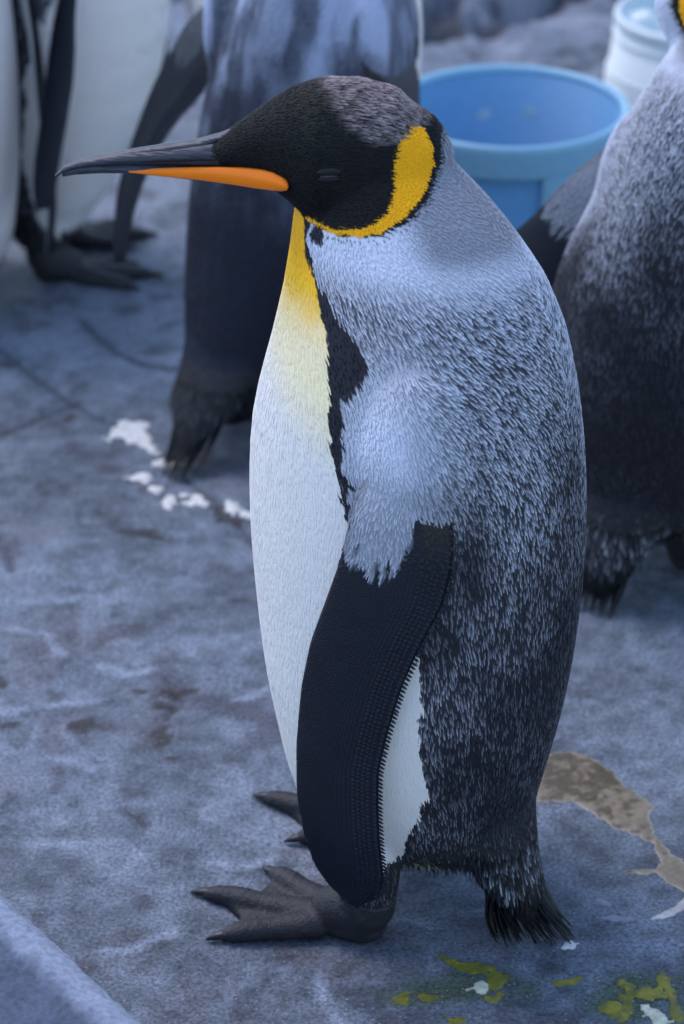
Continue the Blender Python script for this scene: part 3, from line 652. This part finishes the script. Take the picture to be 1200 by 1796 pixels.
def make_penguin(label, loc, fwd_deg, prof, head, wings, feet, tail, lod=1.0, seed=0, zk=1.0, lean=0.0, sway=0.0, legz=.075, dim=(.0, .01, 1.0), wingl=.74, sleek=0.0, group=None, vox=.0032, nail=True):
    B = Bird(); B.prof = prof; B.zk = zk; B.lod = lod; B.seed = seed; B.lean = lean; B.sway = sway; B.legz = legz; B.dim = dim; B.sidew = 1.0; B.wingl = wingl; B.sleek = sleek
    rng = np.random.default_rng(100 + seed)
    zg = gz(loc[0], loc[1]).item() - .001
    root = empty('king_penguin', (loc[0], loc[1], zg), math.radians(fwd_deg), label, 'penguin', group)
    B.hc = np.array(head['c'], float); B.hf, B.hl, B.hu = frame_head(head)
    parts = []
    zs = np.concatenate([prof[:, 0], (prof[:-1, 0] + prof[1:, 0]) / 2]); zs.sort()
    cs = {}
    def smoothcol(k): return np.interp(zs, prof[:, 0], prof[:, k])
    U, A, W = smoothcol(1), smoothcol(2), smoothcol(3)
    for _ in range(2):
        for q in (U, A, W): q[1:-1] = .25 * q[:-2] + .5 * q[1:-1] + .25 * q[2:]
    parts.append(loft([(np.array([u + lean * z, sway * z, z]), np.array([a, 0, 0]), np.array([0, b, 0])) for z, u, a, b in zip(zs, U, A, W)], 56))
    parts.append(loft([(B.hc + B.hf * s + B.hu * v, B.hl * w, B.hu * r) for s, v, r, w in HEAD], 40))
    for a, k in feet_legs(feet):
        parts.append(tube([(a[0] + .010, a[1] * .72, .19), (a[0] + .004, a[1] * .82, .12), (a[0] - .008, a[1] * .95, .075), (a[0] - .012, a[1], .045)], [.050, .043, .032, .026], 24, 1.0, (0, 1, 0)))
    b0, b1 = (np.array(x, float) for x in tail['base']); bm = (b0 + b1) / 2; tm = (np.array(tail['tips'][0]) + np.array(tail['tips'][1])) / 2
    hw = np.linalg.norm(b1 - b0) / 2 + .010
    st = np.array([-.045 + lean * .22, sway * .22, .225]); rr = []
    for t in (0, .2, .4, .6, .8, 1, 1.15, 1.30, 1.45, 1.58):
        c = lerp(st, bm, t) if t <= 1 else bm + (tm - bm) * (t - 1); q = smooth(0, 1, min(t, 1)); e = 1 if t <= 1 else 1 - (t - 1) * 1.25
        rr.append((c, np.array([0, lerp(.080, hw + .006, q) * e, 0]), np.array([lerp(.055, .034, q) * e, 0, lerp(.035, .014, q) * e])))
    parts.append(loft(rr, 32))
    for sg, w in ((1, 1), (-1, 1)):
        sh = head.get('shoulder', (-.036, .090, .490)); zc = sh[2]
        parts.append(ellipsoid((sh[0] + lean * zc, sg * sh[1] + sway * zc, zc), (.060, .040, .110)))
    V, T = remesh(parts, vox, 14, .5); Nn = vnormals(V, T); B.V, B.N = V, Nn
    q = paint(B, V); sk = q['skin'].copy()
    V2 = V - Nn * np.where(q['cls'] == 0, .00005, .0005)[:, None]
    body = mesh_obj('body', V2, T, M_SKIN, root, sk)
    fl = [coat(B, V, T, Nn, rng)]
    # downy fringe under the belly and round the tail root
    sel = np.nonzero((V[:, 2] < .098) & (V[:, 2] > .05) & (V[:, 0] < -.018) & (V[:, 0] > -.085) & (np.abs(V[:, 1]) < .07) & (Nn[:, 2] < -.15))[0]
    if len(sel):
        k = rng.choice(sel, min(len(sel), int(1100 / lod))); n = len(k)
        D = np.tile([-.45, .1, -1.0], (n, 1)) + (rng.random((n, 3)) - .5) * .9
        col = np.where(rng.random((n, 1)) < .35 * (V[k][:, :1] > -.055), np.array([[.24, .21, .13]]), np.array([[.02, .02, .025]])) * (.5 + rng.random((n, 1)))
        Nf = unit(Nn[k] * .2 + np.array([-.6, .6, 0]) + (rng.random((n, 3)) - .5) * .5)
        fl.append(feathers(V[k], Nf, D, (.005 + (.015 * rng.random(n) ** 2)), .0008, .0006, col, col, col * .8))
    fv, ff, fc = merge(fl)
    o = mesh_obj('plumage', fv, ff, M_FEATHER, body, fc); tag(o, kind='stuff')
    def shear(w):
        def f(P):
            R = w(P); R[:, 0] += lean * R[:, 2]; R[:, 1] += sway * R[:, 2]; return R
        return f
    for w in wings: make_flipper(B, shear(w), root, rng)
    for a, tips in feet: make_foot(B, a, tips, root, rng)
    make_tail(B, tail['base'], tail['tips'], root, tail.get('n', 13), rng, tail.get('tw', .0036))
    make_beak(B, root)
    if head.get('eyes', True):
        def surf(s, sg, v):
            Q = V - B.hc; S_ = Q @ B.hf; V_ = Q @ B.hu; H_ = (Q @ B.hl) * sg
            m = (H_ > .01); d = np.where(m, np.hypot(S_ - s, V_ - v), 9); i = int(np.argmin(d)); return V[i], Nn[i]
        make_eyes(B, root, surf)
    return root
def feet_legs(feet): return [(np.array(a, float), 1) for a, t in feet]
def wing_map(mirror=False, out=0.0, back=0.0, shift=(0, 0, 0), scale=1.0, twist=0.0):
    """template -> bird frame: swing the hanging flipper outwards / backwards about its shoulder"""
    piv = np.array([-.045, .118, .520])
    ca, sa = math.cos(math.radians(out)), math.sin(math.radians(out)); cb, sb = math.cos(math.radians(back)), math.sin(math.radians(back))
    def f(P):
        Q = (np.asarray(P, float) - piv) * scale
        ct, st = math.cos(math.radians(twist)), math.sin(math.radians(twist)); q0 = Q[:, 0] * ct - Q[:, 1] * st; q1 = Q[:, 0] * st + Q[:, 1] * ct; Q = np.stack([q0, q1, Q[:, 2]], 1)
        y = Q[:, 1] * ca - Q[:, 2] * sa; z = Q[:, 1] * sa + Q[:, 2] * ca; x = Q[:, 0]
        x, z = x * cb + z * sb, -x * sb + z * cb
        R = np.stack([x, y, z], 1) + piv + np.array(shift)
        if mirror: R[:, 1] *= -1
        return R
    return f
# the bird in front
make_penguin('king penguin standing side-on with closed eye and orange beak plate', (.070, -.040), 180 - 28, HUNCHED,
    dict(c=(.067, .013, .734), yaw=23, pitch=0), [wing_map(), wing_map(True)],
    [((.016, .090, 0), [(.130, .049, 0), (.170, .109, 0), (.122, .160, 0)]), ((.052, -.052, 0), [(.134, -.010, 0), (.198, -.058, 0), (.165, -.112, 0)])],
    dict(base=((-.091, .034, .060), (-.108, -.008, .070)), tips=((-.108, .048, 0), (-.176, .006, 0)), n=52, tw=.0046), 1.0, 1)
FEET = [((.010, .062, 0), [(.120, .030, 0), (.150, .072, 0), (.118, .112, 0)]), ((.010, -.062, 0), [(.120, -.030, 0), (.150, -.072, 0), (.118, -.112, 0)])]
TAIL = dict(base=((-.106, .032, .066), (-.106, -.032, .066)), tips=((-.150, .026, 0), (-.150, -.026, 0)), n=20, tw=.0045)
UPH = dict(c=(.045, 0, .835), yaw=0, pitch=-4, shoulder=(-.02, .095, .50))
TAPER = UPRIGHT.copy(); TAPER[:, 3] *= np.interp(TAPER[:, 0], [.04, .12, .28], [.68, .80, 1.0]); TAPER[:, 1] -= np.interp(TAPER[:, 0], [.04, .25], [.016, 0])
make_penguin('king penguin seen from behind with left flipper hanging away from its blue grey back', (-.112, .945), 60, TAPER,
    dict(UPH, c=(.16, -.08, .835)), [wing_map(out=14, back=-8, twist=48, scale=.86), wing_map(True, out=2)], [(a, [(x * .9, y, z) for x, y, z in t]) for a, t in FEET],
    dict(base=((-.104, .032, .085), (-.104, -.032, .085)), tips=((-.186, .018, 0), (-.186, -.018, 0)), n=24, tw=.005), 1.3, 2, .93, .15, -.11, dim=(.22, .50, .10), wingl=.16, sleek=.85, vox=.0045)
LOW = HUNCHED * np.array([.93, 1, 1, 1]); LOW[:, 3] *= np.interp(LOW[:, 0], [.10, .22, .38, .46, .60], [1.0, 1.12, 1.12, .95, .90])
make_penguin('king penguin with speckled dark back beside the blue tub, flipper held out', (.338, .600), 65, LOW,
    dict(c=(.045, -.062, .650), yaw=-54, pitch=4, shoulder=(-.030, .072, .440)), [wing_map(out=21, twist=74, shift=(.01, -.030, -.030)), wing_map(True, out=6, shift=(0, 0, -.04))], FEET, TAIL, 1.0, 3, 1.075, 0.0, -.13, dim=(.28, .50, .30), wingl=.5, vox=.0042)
SLIM = UPRIGHT.copy(); SLIM[:, 2] *= np.interp(SLIM[:, 0], [.04, .07, .12, .20, .30], [.60, .58, .70, .88, 1.0]); SLIM[:, 3] *= np.interp(SLIM[:, 0], [.04, .12, .25], [.75, .85, 1.0])
make_penguin('king penguin standing side-on with white belly and dark flipper, feet in view', (-.418, 1.450), 6, SLIM,
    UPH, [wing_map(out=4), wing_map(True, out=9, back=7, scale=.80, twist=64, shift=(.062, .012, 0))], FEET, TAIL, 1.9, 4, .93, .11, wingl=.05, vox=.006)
make_penguin('king penguin facing forward at the edge, only its white belly in view', (-.555, 1.300), -85, UPRIGHT,
    UPH, [wing_map(out=3), wing_map(True, out=3)], [((.0, .036, 0), [(.095, .018, 0), (.120, .040, 0), (.098, .062, 0)]), ((.0, -.036, 0), [(.095, -.018, 0), (.120, -.040, 0), (.098, -.062, 0)])], TAIL, 2.4, 5, .93, vox=.006)
make_penguin('king penguin farthest back, mostly hidden behind the blue grey bird', (-.115, 1.950), -80, UPRIGHT,
    UPH, [wing_map(out=3), wing_map(True, out=3)], FEET, TAIL, 2.4, 6, .93, vox=.006)

# ================================================================== kerb, tub, pail
def make_kerb():
    A = np.array([-.294, -.255]); B = np.array([-.150, -.446]); d = (B - A) / np.linalg.norm(B - A); n = np.array([-d[1], d[0]])
    if n[0] > 0: n = -n
    prof = [(-.012, -.02), (-.010, .10), (-.004, .140), (.004, .153), (.016, .160), (.032, .1625), (.045, .161), (.060, .157), (.09, .156), (.16, .155), (.28, .155), (.42, .153), (.43, -.02)]
    ss = np.arange(-.62, .62, .006); V = []; c = []
    # refine the profile
    pr = [prof[0]]
    for a, b in zip(prof[:-1], prof[1:]):
        k = max(1, int(math.hypot(b[0] - a[0], b[1] - a[1]) / .008))
        for j in range(1, k + 1): pr.append((a[0] + (b[0] - a[0]) * j / k, a[1] + (b[1] - a[1]) * j / k))
    pr = np.array(pr); m = len(pr)
    for s in ss:
        q = A + d * (s + .12); V.append(np.stack([q[0] + n[0] * pr[:, 0], q[1] + n[1] * pr[:, 0], pr[:, 1]], 1))
    V = np.concatenate(V); k = len(ss)
    i = np.arange(m * k).reshape(k, m)
    F = np.stack([i[:-1, :-1], i[:-1, 1:], i[1:, 1:], i[1:, :-1]], -1).reshape(-1, 4)
    off = (fbm(V, 28, 4, 101) - .5) * .003 + (fbm(V, 150, 4, 103) - .5) * .004
    top = smooth(.08, .15, V[:, 2]); V[:, 2] += off * top; V[:, :2] -= np.outer((fbm(V, 90, 4, 104) - .5) * .008 * smooth(.0, .12, V[:, 2]), n)
    w = np.tile(pr[:, 0], k)
    c = np.tile(np.array([.072, .088, .128]), (len(V), 1)); c *= (1 + .6 * (fbm(V, 40, 5, 107) - .5))[:, None]
    rim = smooth(.044, .026, w + (fbm(V, 60, 4, 109) - .5) * .02)
    c = mixc(c, (.235, .270, .345), rim * .95)  # highlight along the rounded edge, painted as a paler band
    sp = A + d * .235 + n * .035
    dd = np.hypot(V[:, 0] - sp[0], V[:, 1] - sp[1]) + (fbm(V, 80, 3, 111) - .5) * .06
    c = mixc(c, (.06, .04, .03), smooth(.022, .012, dd) * .8)
    o = mesh_obj('concrete_kerb', V, F, attr_mat('kerb_concrete', .85, .2, 1.0, 170, .55), None, c)
    tag(o, 'pale concrete kerb with rough rounded edge and a brown dirt speck', 'kerb')
make_kerb()
M_TUB = plain('tub_plastic', (.085, .255, .480), .55, .3, .12, 60, .10)
M_TUBRIM = plain('tub_rim_plastic', (.190, .390, .540), .32, .45, .1, 60, .08)
M_PAIL = plain('white_plastic', (.62, .68, .70), .38, .4, .1, 40, .06)
M_LINER = plain('liner_film', (.50, .60, .63), .25, .5, .3, 25, .08)
def lathe(prof, n=72):
    V = []; F = []; m = len(prof)
    for r, z in prof:
        for j in range(n):
            a = 2 * PI * j / n; V.append((r * math.cos(a), r * math.sin(a), z))
    for i in range(m - 1):
        for j in range(n):
            k = (j + 1) % n; F.append((i * n + j, i * n + k, (i + 1) * n + k, (i + 1) * n + j))
    return np.array(V), F
def make_tub():
    t = empty('plastic_tub', (.226, 1.385, gz(.226, 1.385).item() + .0), 0, 'blue open plastic tub with thick pale blue rolled rim', 'tub')
    wall = [(.02, -.006), (.128, -.006), (.133, .0), (.134, .006), (.1548, .246), (.1512, .247), (.130, .012), (.02, .010)]
    v, f = lathe(wall); mesh_obj('wall', v, f, M_TUB, t)
    # ring: outer skirt and rolled lip
    rim = [(.1535, .210), (.1560, .206), (.1595, .207), (.1605, .212), (.1622, .232), (.1640, .244), (.1635, .250), (.1610, .2540), (.1570, .2545), (.1535, .2525), (.1512, .249), (.1508, .244), (.1525, .243)]
    v, f = lathe(rim + [rim[0]]); mesh_obj('rim', v, f, M_TUBRIM, t)
    for a0, a1 in ((-76, -26), (104, 154)):                       # moulded lugs that frame the recessed panels
        V = []; F = []; n = 14; pr = [(.1500, .208), (.1605, .209), (.1585, .150), (.1530, .085), (.1400, .080)]
        for k in range(n + 1):
            a = math.radians(a0 + (a1 - a0) * k / n); e = min(k, n - k); s = 1 if e > 0 else .985
            for r, z in pr: V.append((r * s * math.cos(a), r * s * math.sin(a), z))
        m = len(pr)
        for k in range(n):
            for j in range(m - 1): F.append((k * m + j, (k + 1) * m + j, (k + 1) * m + j + 1, k * m + j + 1))
        F.append(tuple(range(m))); F.append(tuple(range(n * m + m - 1, n * m - 1, -1)))
        mesh_obj('handle_lug', V, F, M_TUBRIM, t, smoothf=False)
    v, f = ellipsoid((0, 0, 0), (.012, .003, .009), 12, 8)
    for ax, az in ((100, .185), (74, .190)):
        a = math.radians(ax); r = .130 + (az - .012) * .0882
        o = mesh_obj('scuff', v, f, M_LINER, t); o.location = (r * math.cos(a), r * math.sin(a) , az); o.rotation_euler = (0, 0, a - PI / 2); o.scale = (1, .35, 1)
make_tub()
def make_pail():
    t = empty('white_pail', (.556, 1.96, gz(.556, 1.96).item()), .3, 'white plastic pail with raised bands and crumpled liner inside', 'pail')
    wall = [(.02, -.005), (.150, -.005), (.156, .0), (.155, .02), (.131, .196), (.127, .196), (.150, .018), (.02, .012)]
    v, f = lathe(wall); mesh_obj('wall', v, f, M_PAIL, t)
    def band(z0, h, out, name):
        r0 = .156 - (z0 / .196) * .025; r1 = .156 - ((z0 + h) / .196) * .025
        p = [(r0 - .003, z0), (r0 + out * .8, z0 + .001), (r0 + out, z0 + h * .3), (r1 + out, z0 + h * .7), (r1 + out * .8, z0 + h - .001), (r1 - .003, z0 + h)]
        v, f = lathe(p + [p[0]]); return mesh_obj(name, v, f, M_PAIL, t)
    band(.186, .014, .005, 'lip_band'); band(.165, .004, .003, 'band'); band(.108, .006, .0035, 'band'); band(.094, .004, .003, 'band')
    # crumpled liner: a folded disc inside with a standing ridge
    n, m = 60, 14; V = []; F = []
    for i in range(m):
        rr = .126 * (1 - i / (m - 1) * .97)
        for j in range(n):
            a = 2 * PI * j / n
            z = .190 - .085 * (i / (m - 1)) ** .6 + .018 * math.sin(a * 3 + i * .35) * (i / m) + .012 * math.sin(a * 7 - i * .6) * min(1, i / 4) * .6
            x, y = rr * math.cos(a), rr * math.sin(a)
            rd = (x * .8 + y * .6 + .03) / .022; z += .05 * math.exp(-rd * rd) * min(1, i / 4)
            V.append((x, y, min(z, .192)))
    for i in range(m - 1):
        for j in range(n):
            k = (j + 1) % n; F.append((i * n + j, i * n + k, (i + 1) * n + k, (i + 1) * n + j))
    mesh_obj('liner', V, F, M_LINER, t)
make_pail()

# ================================================================== droppings on the ground
def splat(name, poly, cols, label, group=None, h=.0005, cell=.0013, rag=.004, rough=.55, seed=0, cat='dropping', pale=0.0):
    P = np.array(poly); lo = P.min(0) - .012; hi = P.max(0) + .012
    xs = np.arange(lo[0], hi[0], cell); ys = np.arange(lo[1], hi[1], cell); X, Y = np.meshgrid(xs, ys); sh = X.shape
    x = X.ravel(); y = Y.ravel()
    def sdf(x, y):
        p = np.stack([x, y, np.full_like(x, seed * .37)], 1)
        return sdpoly(x, y, poly) + (fbm(p, 110, 4, 201 + seed) - .5) * 2 * rag
    s = sdf(x, y); e = cell * .6
    gx = (sdf(x + e, y) - sdf(x - e, y)) / (2 * e); gy = (sdf(x, y + e) - sdf(x, y - e)) / (2 * e)
    g2 = np.maximum(gx * gx + gy * gy, .3)
    near = (s > 0) & (s < cell * 1.5)
    px = np.where(near, x - s * gx / g2, x); py = np.where(near, y - s * gy / g2, y)
    ok = (s < cell * 1.5).reshape(sh)
    i = np.arange(len(x)).reshape(sh)
    q = ok[:-1, :-1] & ok[:-1, 1:] & ok[1:, 1:] & ok[1:, :-1]
    F = np.stack([i[:-1, :-1], i[:-1, 1:], i[1:, 1:], i[1:, :-1]], -1)[q]
    if len(F) == 0: return
    p = np.stack([px, py, np.zeros_like(px)], 1)
    n = .5 * fbm(p, 45, 4, 211 + seed) + .5 * fbm(p, 170, 3, 213 + seed); n2 = fbm(p, 190, 3, 219 + seed)
    z = gz(px, py) + np.where(near, -.0004, .0004 + h * smooth(0, .010, -s) * (.4 + 1.0 * n) + (n2 - .5) * .0003)
    c = np.tile(np.array(cols[0]), (len(x), 1)).astype(float)
    c = mixc(c, cols[1], smooth(.42 + .04 * pale, .62 + .04 * pale, n + pale * smooth(.35, 1., (x - x.min()) / (x.max() - x.min() + 1e-6)) * .35)); c = mixc(c, cols[2], smooth(.004, .0, -s) * .6)
    c *= (1 + .6 * (n2 - .5))[:, None]
    use = np.unique(F); re = np.zeros(len(x), int); re[use] = np.arange(len(use))
    o = mesh_obj(name, np.stack([px, py, z], 1)[use], re[F], attr_mat(name + '_mat', rough, .4, .4, 350, .2), None, c[use])
    tag(o, label, cat, group); return o
WHT = [(.60, .58, .55), (.68, .66, .62), (.40, .40, .40)]
OLV = [(.14, .135, .014), (.24, .205, .018), (.09, .10, .040)]
CRM = [(.55, .55, .40), (.66, .65, .52), (.30, .30, .16)]
BRN = [(.085, .066, .042), (.20, .165, .115), (.38, .345, .28)]
splat('brown_dropping_puddle', BROWN_PUDDLE, BRN, 'large dried brown and beige dropping puddle behind the main penguin', h=.0012, cell=.0018, rag=.009, rough=.4, seed=1, pale=1.0)
splat('pale_dropping_streak', PALE_STREAK, [(.42, .38, .36), (.50, .47, .44), (.30, .29, .30)], 'short pale pinkish dropping streak below the brown puddle', seed=2)
splat('white_dropping', WHITE_SPLAT, WHT, 'largest white dropping splash beside the dark tail tip', seed=3, rag=.012)
def ell(e, n=14): return [(e[0] + e[2] * math.cos(2 * PI * k / n), e[1] + e[3] * math.sin(2 * PI * k / n)) for k in range(n)]
for k, b in enumerate(BLOBS):
    splat('white_dropping', ell(b), WHT, 'small white dropping spot near the dark tail tip', 'small white dropping spots', seed=10 + k, rag=.013)
splat('olive_dropping_streak', OLIVE_STREAK, OLV, 'bent olive green dropping streak just below the main penguin tail', seed=4, rag=.013)
splat('olive_dropping_patch', OLIVE_PATCH, OLV, 'ragged olive green dropping patch around a cream splash', seed=5, rag=.015)
splat('olive_dropping_sliver', OLIVE_BLADE, OLV, 'long narrow olive green dropping smear shaped like a blade', seed=6, rag=.009)
splat('olive_dropping_smear', OLIVE_SMEAR, OLV, 'thin olive green dropping smear between the two green patches', seed=7, rag=.006)
splat('cream_dropping', WHITE_FLECK_STREAK, CRM, 'cream streaked dropping beside the ragged olive patch', seed=8, rag=.012, h=.001)
splat('cream_dropping', WHITE_OLIVE_CORE, CRM, 'small cream dropping beside the bent olive streak', seed=9, rag=.010, h=.001)
splat('white_dropping', TAIL_FLECK, WHT, 'white dropping fleck under the main penguin tail tip', seed=31, rag=.011)
for k, b in enumerate(OLIVE_BLOBS):
    splat('olive_dropping_spot', ell(b), OLV, 'rounded olive green dropping spot', 'olive dropping spots', seed=40 + k, rag=.014)
for k, b in enumerate(PALE_BLOBS):
    splat('pale_dropping_spot', ell(b), [(.19, .21, .26), (.26, .28, .33), (.15, .17, .22)], 'faint pale flattened dropping spot near the tail', 'faint pale dropping spots', h=.0006, seed=50 + k, rag=.007)
